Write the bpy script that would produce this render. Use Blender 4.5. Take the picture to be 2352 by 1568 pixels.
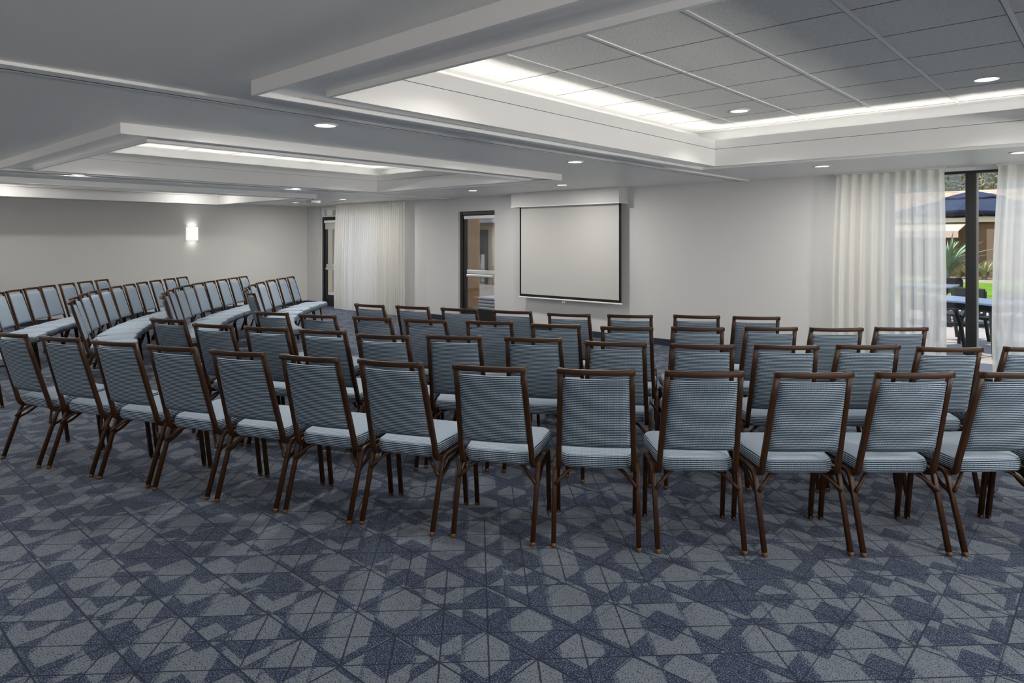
import bpy, bmesh, math, random
from mathutils import Vector, Matrix
random.seed(7)
for o in list(bpy.data.objects): bpy.data.objects.remove(o)
S = bpy.context.scene
C = S.collection
R = math.radians

# ------------------------------------------------------------------ camera, world, sun, exposure
cd = bpy.data.cameras.new('camera'); cam = bpy.data.objects.new('camera', cd); C.objects.link(cam)
cam.location = (0, 0, 1.6)
cam.rotation_euler = (R(90), 0, math.atan2(1408, 1568))
cd.sensor_width = 36; cd.lens = 24.0; cd.shift_y = -232 / 2352
cd.clip_start = 0.05; cd.clip_end = 300
S.camera = cam
S.view_settings.view_transform = 'Standard'; S.view_settings.look = 'None'
S.view_settings.gamma = 1.0; S.view_settings.use_curve_mapping = False
S.view_settings.exposure = 0.58
S.cycles.use_denoising = True
S.cycles.max_bounces = 7; S.cycles.diffuse_bounces = 4; S.cycles.glossy_bounces = 3; S.cycles.transparent_max_bounces = 8
S.cycles.use_adaptive_sampling = True; S.cycles.adaptive_threshold = 0.08
S.cycles.sample_clamp_indirect = 6.0
S.cycles.caustics_reflective = False; S.cycles.caustics_refractive = False
W = bpy.data.worlds.new('sky'); S.world = W; W.use_nodes = True
wn = W.node_tree.nodes; wl = W.node_tree.links
sky = wn.new('ShaderNodeTexSky'); sky.sky_type = 'NISHITA'; sky.sun_disc = False
sky.sun_elevation = R(52); sky.sun_rotation = R(215)
haze = wn.new('ShaderNodeMix'); haze.data_type = 'RGBA'; haze.inputs[0].default_value = .55; haze.inputs[7].default_value = (.80, .80, .78, 1)
wl.new(sky.outputs[0], haze.inputs[6]); wl.new(haze.outputs[2], wn['Background'].inputs[0]); wn['Background'].inputs[1].default_value = 1.0
sd = bpy.data.lights.new('sun', 'SUN'); sd.energy = 6.0; sd.angle = R(0.6); sd.color = (1, .95, .86)
so = bpy.data.objects.new('sun', sd); C.objects.link(so); so.location = (-20, 0, 30)
so.rotation_euler = Vector((0.62, 0.30, -1.0)).to_track_quat('-Z', 'Y').to_euler()

WARM = (1, .95, .885)
DOWN_W = 17.0      # power of one recessed lamp
FILL_W = 33.0         # fill light of one full-power added sconce, out of view
COVE_W = 1.0       # power of one metre of cove strip
# ------------------------------------------------------------------ node helper
class N:
    """material builder with small arithmetic on sockets"""
    def __init__(s, name):
        s.m = bpy.data.materials.new(name); s.m.use_nodes = True
        s.t = s.m.node_tree; s.n = s.t.nodes; s.l = s.t.links
        s.b = s.n['Principled BSDF']; s.out = s.n['Material Output']
    def set(s, sock, v):
        if hasattr(v, 'is_linked'): s.l.new(v, sock)
        else: sock.default_value = v
    def math(s, op, a, b=None, c=None):
        k = s.n.new('ShaderNodeMath'); k.operation = op
        for i, v in enumerate((a, b, c)):
            if v is not None: s.set(k.inputs[i], v)
        return k.outputs[0]
    def add(s, a, b): return s.math('ADD', a, b)
    def sub(s, a, b): return s.math('SUBTRACT', a, b)
    def mul(s, a, b): return s.math('MULTIPLY', a, b)
    def fr(s, a): return s.math('FRACT', a)
    def fl(s, a): return s.math('FLOOR', a)
    def gt(s, a, b): return s.math('GREATER_THAN', a, b)
    def lt(s, a, b): return s.math('LESS_THAN', a, b)
    def mx(s, a, b): return s.math('MAXIMUM', a, b)
    def step(s, a, lo, hi):
        k = s.n.new('ShaderNodeMapRange'); k.interpolation_type = 'SMOOTHSTEP'
        s.set(k.inputs[0], a); k.inputs[1].default_value = lo; k.inputs[2].default_value = hi
        return k.outputs[0]
    def mix(s, f, a, b):
        k = s.n.new('ShaderNodeMix'); k.data_type = 'RGBA'
        s.set(k.inputs[0], f)
        for i, v in ((6, a), (7, b)):
            if hasattr(v, 'is_linked'): s.l.new(v, k.inputs[i])
            else: k.inputs[i].default_value = (*v, 1)
        return k.outputs[2]
    def obj(s):
        k = s.n.new('ShaderNodeTexCoord'); return k.outputs['Object']
    def uv(s):
        k = s.n.new('ShaderNodeUVMap'); return k.outputs[0]
    def sep(s, v):
        k = s.n.new('ShaderNodeSeparateXYZ'); s.l.new(v, k.inputs[0]); return k.outputs
    def comb(s, x, y, z):
        k = s.n.new('ShaderNodeCombineXYZ')
        for i, v in enumerate((x, y, z)): s.set(k.inputs[i], v)
        return k.outputs[0]
    def noise(s, v, scale, detail=2, rough=.5):
        k = s.n.new('ShaderNodeTexNoise'); s.l.new(v, k.inputs['Vector'])
        k.inputs['Scale'].default_value = scale; k.inputs['Detail'].default_value = detail
        k.inputs['Roughness'].default_value = rough
        return k.outputs[0]
    def white(s, v):
        k = s.n.new('ShaderNodeTexWhiteNoise'); k.noise_dimensions = '3D'; s.l.new(v, k.inputs['Vector']); return k.outputs[0]
    def bump(s, h, strength, dist):
        k = s.n.new('ShaderNodeBump'); k.inputs['Strength'].default_value = strength; k.inputs['Distance'].default_value = dist
        s.l.new(h, k.inputs['Height']); s.l.new(k.outputs[0], s.b.inputs['Normal'])
    def col(s, c):
        if hasattr(c, 'is_linked'): s.l.new(c, s.b.inputs['Base Color'])
        else: s.b.inputs['Base Color'].default_value = (*c, 1)
    def rough(s, r, spec=.5):
        s.set(s.b.inputs['Roughness'], r); s.b.inputs['Specular IOR Level'].default_value = spec

def plain(name, c, rough=.6, spec=.5, metal=0, var=0, scale=8):
    n = N(name)
    if var:
        f = n.noise(n.obj(), scale, 3)
        n.col(n.mix(f, tuple(x * (1 - var) for x in c), tuple(min(1, x * (1 + var)) for x in c)))
    else: n.col(c)
    n.rough(rough, spec); n.b.inputs['Metallic'].default_value = metal
    return n.m

M = {}
# carpet: square lattice of dark lines with both diagonals, navy and grey heathered facets
def carpet():
    n = N('carpet'); o = n.obj(); x, y, z = n.sep(o)
    s = 0.264
    wob = n.sub(n.noise(o, 60, 1), .5)
    u = n.add(n.sub(n.mul(x, 1 / s), .675), n.mul(wob, .02))
    v = n.add(n.sub(n.mul(y, 1 / s), .60), n.mul(wob, .02))
    def line(t, w):   # 1 on an integer line
        d = n.math('ABSOLUTE', n.sub(n.fr(n.add(t, .5)), .5))
        return n.sub(1.0, n.step(d, w * .55, w * 1.25))
    w = .0150
    l1 = n.mul(line(v, w * 1.15), 1.0); l2 = line(u, w)
    l3 = line(n.sub(u, v), w * 1.35)
    p = n.add(u, v)
    cell = n.comb(n.fl(u), n.fl(v), 3.3)
    l4 = n.mul(line(p, w * 1.35), n.gt(n.white(cell), .45))
    keep2 = n.add(.35, n.mul(.65, n.gt(n.white(n.comb(n.fl(u), n.fl(n.mul(v, .5)), 9.1)), .35)))
    l2 = n.mul(l2, keep2)
    lines = n.mx(n.mx(l1, l2), n.mx(l3, l4))
    # facets: staggered bands between the drawn lines, their ends cut along the lattice directions
    q = n.sub(u, v); pc = n.add(p, .57); ci = n.fl(pc); fp = n.fr(pc)
    par = n.mul(n.fr(n.mul(ci, .5)), 2.0)
    zig = n.math('ABSOLUTE', n.sub(fp, .5))
    ri0 = n.fl(n.add(n.mul(n.sub(u, v), .25), .3))
    sg = n.sub(n.mul(n.gt(n.white(n.comb(ci, ri0, .5)), .35), 2.0), 1.0)
    qq = n.add(n.mul(q, .5), n.add(n.mul(par, .5), .13))
    ri = n.fl(qq)
    tw = n.mul(n.math('ABSOLUTE', n.sub(n.fr(qq), .5)), 2.0)
    lim = n.add(n.add(.60, n.mul(n.sub(.25, zig), sg)), n.mul(n.sub(n.white(n.comb(ci, ri, 4.5)), .5), .50))
    flip = n.lt(n.white(n.comb(ci, ri, 7.5)), .07)
    tone = n.math('ABSOLUTE', n.sub(n.lt(tw, lim), flip))
    tri = n.comb(n.fl(u), n.fl(v), n.mul(n.gt(n.fr(u), n.fr(v)), 1.0))
    small = n.lt(n.white(tri), .15)
    light = n.math('ABSOLUTE', n.sub(tone, small))
    edge = n.mul(n.sub(1.0, n.step(n.math('ABSOLUTE', n.sub(fp, .04)), .03, .06)), .6)
    light = n.mul(light, n.sub(1.0, edge))
    fine = n.noise(o, 175, 3, .65)
    coarse = n.noise(o, 34, 2)
    f2 = n.add(fine, n.mul(n.sub(coarse, .5), .12))
    thr_hi = n.sub(1.0, n.step(n.add(f2, n.mul(light, .115)), .54, .57))     # dark specks
    grey = (.122, .141, .168); navy = (.0105, .0185, .049)
    base = n.mix(thr_hi, grey, navy)
    base = n.mix(n.mul(lines, .94), base, (.010, .014, .027))
    n.col(base); n.rough(.95, .15)
    n.b.inputs['Sheen Weight'].default_value = .18; n.b.inputs['Sheen Roughness'].default_value = .3; n.b.inputs['Sheen Tint'].default_value = (.75, .85, 1, 1)
    n.bump(fine, .5, .004)
    return n.m
M['carpet'] = carpet()

def fabric(name, dark, lite, lo, hi):
    n = N(name); u, v, _ = n.sep(n.uv())
    row = n.fr(n.mul(v, 1 / .0101))
    cdash = n.fr(n.mul(u, 1 / .0076))
    rowm = n.mul(n.step(row, lo, lo + .16), n.sub(1.0, n.step(row, hi - .16, hi)))
    dash = n.sub(1.0, n.mul(.72, n.mul(n.step(cdash, .58, .76), n.sub(1.0, n.step(cdash, .84, .99)))))
    f = n.mul(rowm, dash)
    nz = n.noise(n.obj(), 420, 1)
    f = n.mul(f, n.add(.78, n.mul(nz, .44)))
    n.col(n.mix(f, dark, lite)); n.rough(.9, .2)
    n.bump(f, .35, .0015)
    return n.m
# one ribbed weave; seat-top and front copies have light and grazing view painted in
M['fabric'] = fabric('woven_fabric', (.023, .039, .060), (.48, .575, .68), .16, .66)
M['fabric_top_lit'] = fabric('woven_fabric_seat_lit', (.205, .258, .322), (.405, .48, .56), .08, .86)
M['fabric_front_lit'] = fabric('woven_fabric_front_lit', (.165, .213, .268), (.34, .418, .50), .10, .76)
M['fabric_dark'] = plain('under_fabric', (.02, .025, .03), .9, .2)
M['brown'] = plain('brown_frame', (.029, .0118, .0048), .42, .22, 0, .12, 30)
M['glide'] = plain('glide', (.085, .040, .017), .4, .4)

def paint(name, c, bump=.08, scale=160, rough=.75, spec=.3):
    n = N(name); o = n.obj()
    f = n.noise(o, 1.3, 2)
    n.col(n.mix(f, tuple(x * .975 for x in c), c)); n.rough(rough, spec)
    n.bump(n.noise(o, scale, 2), bump, .003)
    return n.m
M['wall'] = paint('wall_paint', (.560, .566, .568))
M['wall_warm'] = paint('left_wall_paint', (.60, .60, .582))
M['ceil'] = paint('ceiling_paint', (.89, .88, .855), .12, 130, .42, .5)
M['tray'] = paint('tray_paint', (.80, .80, .795), .02, 60, .32, .5)
M['tray'].node_tree.nodes['Principled BSDF'].inputs['Coat Weight'].default_value = .6; M['tray'].node_tree.nodes['Principled BSDF'].inputs['Coat Roughness'].default_value = .22
M['white'] = plain('white_trim', (.76, .76, .75), .45, .5)
M['base'] = plain('navy_baseboard', (.016, .026, .045), .5, .4)
M['black'] = plain('dark_metal', (.012, .012, .013), .4, .5)
M['blackfab'] = plain('black_border', (.012, .013, .012), .8, .2)
M['screen'] = plain('screen_cloth', (.465, .467, .455), .85, .2)
M['silver'] = plain('brushed_metal', (.72, .72, .72), .28, .5, .85)
def tile():
    n = N('ceiling_tile'); o = n.obj()
    f = n.noise(o, 95, 4, .7)
    n.col(n.mix(n.step(f, .32, .62), (.80, .785, .74), (.93, .915, .87))); n.rough(.95, .1)
    n.bump(f, .6, .006)
    return n.m
M['tile'] = tile()
M['joint'] = plain('tile_joint', (.30, .30, .295), .9, .1)
def glow(name, c, e):
    n = N(name); n.col((.9, .9, .88))
    n.b.inputs['Emission Color'].default_value = (*c, 1); n.b.inputs['Emission Strength'].default_value = e
    return n.m
M['lamp'] = glow('lamp_lens', (1, .98, .95), 3.0)
M['sconce'] = glow('sconce_glass', (1, .97, .90), .50)
def sheer():
    n = N('sheer_curtain'); n.n.remove(n.b)
    d = n.n.new('ShaderNodeBsdfDiffuse'); t = n.n.new('ShaderNodeBsdfTranslucent'); tr = n.n.new('ShaderNodeBsdfTransparent')
    weave = n.noise(n.obj(), 500, 1)
    cl = n.mix(weave, (.80, .80, .775), (.88, .88, .855))
    n.l.new(cl, d.inputs[0]); n.l.new(cl, t.inputs[0]); tr.inputs[0].default_value = (1, 1, 1, 1)
    a = n.n.new('ShaderNodeMixShader'); a.inputs[0].default_value = .50
    n.l.new(d.outputs[0], a.inputs[1]); n.l.new(t.outputs[0], a.inputs[2])
    b = n.n.new('ShaderNodeMixShader'); b.inputs[0].default_value = .15
    n.l.new(a.outputs[0], b.inputs[1]); n.l.new(tr.outputs[0], b.inputs[2])
    n.l.new(b.outputs[0], n.out.inputs[0])
    return n.m
M['sheer'] = sheer()
def glass():
    n = N('pane_glass'); n.n.remove(n.b)
    tr = n.n.new('ShaderNodeBsdfTransparent'); tr.inputs[0].default_value = (.93, .95, .95, 1)
    g = n.n.new('ShaderNodeBsdfGlossy'); g.inputs['Roughness'].default_value = .02
    fz = n.n.new('ShaderNodeFresnel'); fz.inputs[0].default_value = 1.45
    b = n.n.new('ShaderNodeMixShader'); n.l.new(n.mul(fz.outputs[0], .8), b.inputs[0])
    n.l.new(tr.outputs[0], b.inputs[1]); n.l.new(g.outputs[0], b.inputs[2]); n.l.new(b.outputs[0], n.out.inputs[0])
    return n.m
M['glass'] = glass()

# ------------------------------------------------------------------ mesh helpers
def link(name, bm, mat, parent=None, smooth=False, recalc=True):
    if recalc: bmesh.ops.recalc_face_normals(bm, faces=bm.faces[:])
    me = bpy.data.meshes.new(name); bm.to_mesh(me); bm.free()
    if smooth:
        for p in me.polygons: p.use_smooth = True
    me.materials.append(mat)
    o = bpy.data.objects.new(name, me); C.objects.link(o)
    if parent: o.parent = parent
    return o
def tag(o, label, cat, group=None, kind=None):
    o['label'] = label; o['category'] = cat
    if group: o['group'] = group
    if kind: o['kind'] = kind
    return o
def thing(name, label, cat, loc=(0, 0, 0), rz=0, group=None):
    o = bpy.data.objects.new(name, None); C.objects.link(o); o.empty_display_size = .1
    o.location = loc; o.rotation_euler = (0, 0, rz)
    return tag(o, label, cat, group)
def struct(o, label, cat):
    return tag(o, label, cat, None, 'structure')
def box(bm, x0, x1, y0, y1, z0, z1, bev=0):
    r = bmesh.ops.create_cube(bm, size=1, matrix=Matrix.Translation(((x0 + x1) / 2, (y0 + y1) / 2, (z0 + z1) / 2)) @ Matrix.Diagonal((x1 - x0, y1 - y0, z1 - z0, 1)))
    if bev:
        ed = {e for v in r['verts'] for e in v.link_edges}
        bmesh.ops.bevel(bm, geom=list(ed), offset=bev, segments=2, affect='EDGES', profile=.5)
def B(*boxes, bev=0):
    bm = bmesh.new()
    for b in boxes: box(bm, *b, bev=bev)
    return bm
def prof(w, h, r=.35):
    """rounded rectangle section, 12 points"""
    a, b = w / 2, h / 2; c = min(a, b) * r * 2 * .5; pts = []
    for sx, sy, t0 in ((1, 1, 0), (-1, 1, 90), (-1, -1, 180), (1, -1, 270)):
        for k in (0, 45, 90):
            t = R(t0 + k); pts.append((sx * (a - c) + c * math.cos(t), sy * (b - c) + c * math.sin(t)))
    return pts
def sweep(bm, path, section, up=Vector((0, 0, 1)), cap=True):
    """sweep a section (s, t) along path; s is along side = tangent x up, t along the other normal"""
    path = [Vector(p) for p in path]; rings = []
    for i, p in enumerate(path):
        a = path[max(i - 1, 0)]; b = path[min(i + 1, len(path) - 1)]
        if 0 < i < len(path) - 1:
            t1 = (p - a).normalized(); t2 = (b - p).normalized(); t = (t1 + t2).normalized(); k = 1 / max(.5, t.dot(t1))
        else: t = (b - a).normalized(); k = 1
        s = t.cross(up).normalized(); q = s.cross(t).normalized()
        rings.append([bm.verts.new(p + s * x + q * (y * k)) for x, y in section])
    m = len(section)
    for i in range(len(rings) - 1):
        for j in range(m):
            bm.faces.new((rings[i][j], rings[i][(j + 1) % m], rings[i + 1][(j + 1) % m], rings[i + 1][j]))
    if cap: bm.faces.new(rings[0][::-1]); bm.faces.new(rings[-1])
def cyl(bm, x, y, z0, z1, r0, r1=None, n=20, rx=None):
    r1 = r0 if r1 is None else r1
    a = [bm.verts.new((x + r0 * math.cos(2 * math.pi * k / n), y + r0 * math.sin(2 * math.pi * k / n), z0)) for k in range(n)]
    b = [bm.verts.new((x + r1 * math.cos(2 * math.pi * k / n), y + r1 * math.sin(2 * math.pi * k / n), z1)) for k in range(n)]
    for k in range(n): bm.faces.new((a[k], a[(k + 1) % n], b[(k + 1) % n], b[k]))
    bm.faces.new(a[::-1]); bm.faces.new(b)
def lathe(bm, pts, n=32, x=0, y=0):
    rings = []
    for r, z in pts: rings.append([bm.verts.new((x + r * math.cos(2 * math.pi * k / n), y + r * math.sin(2 * math.pi * k / n), z)) for k in range(n)])
    for i in range(len(rings) - 1):
        for k in range(n): bm.faces.new((rings[i][k], rings[i][(k + 1) % n], rings[i + 1][(k + 1) % n], rings[i + 1][k]))
    bm.faces.new(rings[0][::-1]); bm.faces.new(rings[-1])
def sun_lamp(name, kind, loc, energy, parent=None, size=.12, rot=(0, 0, 0), size_y=None, color=(1, .965, .91), spread=160):
    d = bpy.data.lights.new(name, 'AREA'); d.energy = energy; d.color = color; d.spread = R(spread)
    d.shape = kind; d.size = size
    if size_y: d.size_y = size_y
    o = bpy.data.objects.new(name, d); C.objects.link(o); o.location = loc; o.rotation_euler = rot
    if parent: o.parent = parent
    return o

# ------------------------------------------------------------------ the setting
XL, XR, YF, YB, ZC = -15.26, 2.6, -3.6, 9.3, 2.438
struct(link('floor', B((XL - .2, XR + .2, YF - .2, YB + .2, -.12, 0)), M['carpet']), 'navy and grey carpet with a broken geometric pattern of dark lines', 'floor')
struct(link('wall_left', B((XL - .2, XL, YF - .2, YB + .22, 0, ZC)), M['wall_warm']), 'pale plain wall with the lit sconce', 'wall')
struct(link('wall_right', B((XR, XR + .2, YF - .2, YB + .22, 0, ZC)), M['wall']), 'grey side wall beside the patio window', 'wall')
struct(link('wall_front', B((XL, XR, YF - .2, YF, 0, ZC)), M['wall']), 'grey wall facing the projection screen', 'wall')
# back wall with three openings: far door and window, middle door, patio window
D1 = (-14.71, -12.15, 2.40); D2 = (-9.78, -8.69, 2.165); W1 = (-2.2, 1.45, 2.40)
struct(link('wall_back', B((XL, D1[0], YB, YB + .22, 0, ZC), (D1[1], D2[0], YB, YB + .22, 0, ZC), (D2[1], W1[0], YB, YB + .22, 0, ZC), (W1[1], XR, YB, YB + .22, 0, ZC),
     (D1[0], D1[1], YB, YB + .22, D1[2], ZC), (D2[0], D2[1], YB, YB + .22, D2[2], ZC), (W1[0], W1[1], YB, YB + .22, W1[2], ZC),
     (-8.79, D2[1], YB, YB + .05, 0, D2[2])), M['wall']), 'grey wall with the projection screen and two glazed doors', 'wall')
for nm, bxs, lb in (('baseboard_back', ((XL, D1[0] - .05, YB - .014, YB, 0, .1), (-11.5, D2[0] - .02, YB - .014, YB, 0, .1), (-8.77, W1[0], YB - .014, YB, 0, .1), (W1[1], XR, YB - .014, YB, 0, .1)), 'dark navy baseboard under the projection screen wall'),
                    ('baseboard_left', ((XL, XL + .014, YF, YB - .014, 0, .1),), 'dark navy baseboard under the sconce wall'),
                    ('baseboard_right', ((XR - .014, XR, YF, YB - .014, 0, .1),), 'dark navy baseboard under the side wall'),
                    ('baseboard_front', ((XL + .014, XR - .014, YF, YF + .014, 0, .1),), 'dark navy baseboard under the wall facing the screen')):
    struct(link(nm, B(*bxs, bev=.003), M['base']), lb, 'baseboard')

# ceiling with three coffered trays
TY0, TY1 = 1.75, 6.86
TR = [(-3.41, .33), (-9.04, -5.31), (-14.52, -10.93)]
IN = .30                       # width of the hanging frame round each opening
ZT, ZL, ZG, ZB = 2.763, 2.622, 2.526, 2.36   # tiles, cove ledge, groove, frame bottom
xs = sorted([a for t in TR for a in (t[0] + .02, t[1] - .02)])
cb = []
edges = [XL - .2] + xs + [XR + .2]
for i in range(0, len(edges), 2):
    cb.append((edges[i], edges[i + 1], YF - .2, YB + .22, ZC, ZC + .1))
for a, b in TR:
    cb.append((a + .02, b - .02, YF - .2, TY0 + .02, ZC, ZC + .1)); cb.append((a + .02, b - .02, TY1 - .02, YB + .22, ZC, ZC + .1))
ceiling = struct(link('ceiling', B(*cb), M['ceil']), 'white textured ceiling with three sunken trays', 'ceiling')
roof = link('upper_slab', B((XL - .4, XR + .4, YF - .4, YB + .5, 3.1, 3.3)), M['ceil'], ceiling)
def ring(x0, x1, y0, y1, w, z0, z1):
    return [(x0, x1, y0, y0 + w, z0, z1), (x0, x1, y1 - w, y1, z0, z1), (x0, x0 + w, y0 + w, y1 - w, z0, z1), (x1 - w, x1, y0 + w, y1 - w, z0, z1)]
for ti, (a, b) in enumerate(TR):
    # hanging frame: outer fascia, recessed soffit, inner lip
    bx = ring(a, b, TY0, TY1, .025, ZB, ZC + .02)
    bx += ring(a + .025, b - .025, TY0 + .025, TY1 - .025, IN - .05, ZB + .028, ZB + .05)
    bx += ring(a + IN - .025, b - IN + .025, TY0 + IN - .025, TY1 - IN + .025, .025, ZB - .004, ZG)
    bx += ring(a + IN - .045, b - IN + .045, TY0 + IN - .045, TY1 - IN + .045, .022, ZG - .03, ZL)
    link('tray_frame', B(*bx), M['tray'], ceiling)
    # upper band above the groove, with the ledge that hides the strip
    bx = ring(a + IN - .028, b - IN + .028, TY0 + IN - .028, TY1 - IN + .028, .027, ZG + .005, ZL)
    bx += ring(a - .08, b + .08, TY0 - .08, TY1 + .08, IN - .04, 2.500, 2.515)
    link('tray_band', B(*bx), M['tray'], ceiling)
    # side boards closing the cove
    bx = ring(a - .08, b + .08, TY0 - .08, TY1 + .08, .02, 2.500, ZT + .05)
    link('cove_back', B(*bx), M['tray'], ceiling)
    link('tile_panel', B((a - .06, b + .06, TY0 - .06, TY1 + .06, ZT, ZT + .02)), M['tile'], ceiling)
    # T bar grid
    bm = bmesh.new(); gx = -1.655 - ti * 5.64; gy = 3.71
    k = math.ceil((a - gx) / .61)
    while gx + .61 * k < b:
        x = gx + .61 * k; box(bm, x - .012, x + .012, TY0 - .05, TY1 + .05, ZT - .006, ZT + .002); k += 1
    k = math.ceil((TY0 - gy) / .61)
    while gy + .61 * k < TY1:
        k += 1
    for q in ring(a - .06, b + .06, TY0 - .06, TY1 + .06, .075, ZT - .004, ZT + .002): box(bm, *q)
    link('tile_grid', bm, M['white'], ceiling)
    bm = bmesh.new(); k = math.ceil((TY0 - gy) / .61)
    while gy + .61 * k < TY1:
        y = gy + .61 * k; box(bm, a - .05, b + .05, y - .0045, y + .0045, ZT - .0015, ZT + .002); k += 1
    k = math.ceil((a - gx) / .61)
    while gx + .61 * k < b:
        x = gx + .61 * k; box(bm, x - .019, x - .012, TY0 - .05, TY1 + .05, ZT - .0015, ZT + .002); k += 1
    link('tile_joint', bm, M['joint'], ceiling)
    # cove strips on the ledge
    zl = 2.525
    for (x, y, rx, tl, L) in (((a + b) / 2, TY0 + .17, 0, 150, b - a - .4), ((a + b) / 2, TY1 - .17, 0, 210, b - a - .4), (a + .17, (TY0 + TY1) / 2, 90, 210, TY1 - TY0 - .4), (b - .17, (TY0 + TY1) / 2, 90, 150, TY1 - TY0 - .4)):
        sun_lamp('cove_lamp', 'RECTANGLE', (x, y, zl), COVE_W * L, ceiling, L, (R(tl), 0, R(rx)), .03, (1, .985, .96), 180)
# soffit seams (mitre joints) are the meeting lines of the frame; movable-wall tracks on the ceiling
for nm, x, lb in (('trim_1', -4.0, 'white ceiling track with a dark slot between the near and middle trays'), ('trim_2', -10.1, 'white ceiling track with a dark slot between the middle and far trays')):
    t = struct(link(nm, B((x - .045, x - .018, YF, YB - .04, ZC - .014, ZC), (x + .018, x + .115, YF, YB - .04, ZC - .018, ZC), bev=.003), M['tray']), lb, 'track')
    link('slot', B((x - .018, x + .018, YF, YB - .03, ZC - .0135, ZC)), M['blackfab'], t)

# ------------------------------------------------------------------ recessed lamps
def downlight(x, y, z, label, group='recessed ceiling lamps'):
    t = thing('downlight', label, 'ceiling light', (x, y, z), 0, group)
    bm = bmesh.new(); lathe(bm, [(.074, -.004), (.076, -.009), (.088, -.009), (.094, -.004), (.094, 0), (.074, 0)], 32)
    link('trim_ring', bm, M['white'], t, True)
    bm = bmesh.new(); cyl(bm, 0, 0, -.004, -.001, .0745, n=32)
    link('lens', bm, M['lamp'], t)
    sun_lamp('lamp', 'DISK', (0, 0, -.012), DOWN_W * (1 if z < 2.6 else .27) * (1.0 if x < -13 and y > 7 else 2.0 if x < -13 else 1.25 if x < -9.5 else 1), t, .13, (0, 0, 0), None, WARM, 135 if y < 0 else 180 if z < 2.6 or x < -13 else 125)
    return t
downlight(-4.32, 2.78, ZC, 'round recessed lamp beside the track, nearest the camera of those on the flat ceiling')
downlight(-4.35, 5.85, ZC, 'round recessed lamp beside the ceiling track, halfway to the screen wall')
downlight(-6.30, 8.14, ZC, 'round recessed lamp in the flat ceiling above the projection screen')
downlight(-8.12, 8.06, ZC, 'round recessed lamp in the ceiling in front of the middle door')
downlight(-2.54, 8.05, ZC, 'round recessed lamp between the large tray and the patio curtains')
downlight(-11.79, 8.0, ZC, 'round recessed lamp in front of the far curtain')
downlight(-2.57, 5.91, ZT, 'round recessed lamp in the tile ceiling of the near tray, closer to its inner corner')
downlight(-.74, 5.94, ZT, 'round recessed lamp in the tile ceiling of the near tray, nearer the window side')
for x, y, z, lb in ((-2.57, 2.75, ZT, 'recessed lamp in the near tray tiles above the nearest chairs'), (-.74, 2.75, ZT, 'recessed lamp in the near tray tiles above the camera side'),
                    (-6.2, 5.9, ZT, 'recessed lamp in the middle tray nearest the screen'), (-8.1, 5.9, ZT, 'recessed lamp in the middle tray beside its far edge'),
                    (-6.2, 2.75, ZT, 'recessed lamp in the middle tray above its near corner'), (-8.1, 2.75, ZT, 'recessed lamp in the middle tray above the centre aisle'),
                    (-11.8, 5.9, ZT, 'recessed lamp in the far tray nearest the far door'), (-13.6, 5.9, ZT, 'recessed lamp in the far tray next to the sconce wall'),
                    (-11.8, 2.75, ZT, 'recessed lamp in the far tray above the side rows'), (-13.6, 2.75, ZT, 'recessed lamp in the far tray by the near end of the sconce wall'),
                    (-9.9, 2.78, ZC, 'recessed lamp beside the far ceiling track, near end'), (-9.9, 5.85, ZC, 'recessed lamp beside the far ceiling track, far end'),
                    (-13.6, 8.0, ZC, 'recessed lamp in the corner ceiling by the far door'), (-.74, 8.05, ZC, 'recessed lamp above the patio curtains'),
                    (1.4, 4.3, ZC, 'recessed lamp along the side wall by the window'), (-4.3, -.6, ZC, 'recessed lamp beside the track behind the nearest row'),
                    (-9.9, -.6, ZC, 'recessed lamp at the back of the far rows'), (-.74, -.6, ZC, 'recessed lamp above the standing place'),
                    (-7.2, -.6, ZC, 'recessed lamp at the back of the centre aisle')):
    downlight(x, y, z, lb)

# ------------------------------------------------------------------ small ceiling things
bm = bmesh.new(); lathe(bm, [(.02, -.05), (.045, -.045), (.055, -.02), (.06, 0)], 20)
tag(link('smoke_detector', bm, M['white'], None, True), 'small white round detector on the ceiling beside the middle tray', 'detector').location = (-9.7, 5.3, ZC)
t = thing('ceiling_projector', 'small grey box hanging under the ceiling near the far door', 'projector', (-12.0, 6.0, ZC))
t.location = (-12.15, 7.55, ZC)
link('housing', B((-.09, .09, -.11, .11, -.085, -.03), bev=.012), M['wall'], t)
bm = bmesh.new(); cyl(bm, 0, 0, -.04, 0, .03); link('mount', bm, M['wall'], t)
for (x, y, lb) in ((-13.35, 8.2, 'white slatted air vent in the far corner ceiling'), (-12.6, 8.5, 'white slatted air vent next to the far door curtain')):
    t = thing('ceiling_vent', lb, 'vent', (x, y, ZC))
    link('frame', B(*ring(-.15, .15, -.15, .15, .025, -.012, 0)), M['white'], t)
    link('slat', B(*[(-.125, .125, -.11 + .04 * k, -.10 + .04 * k, -.012, -.002) for k in range(6)]), M['white'], t)

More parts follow.
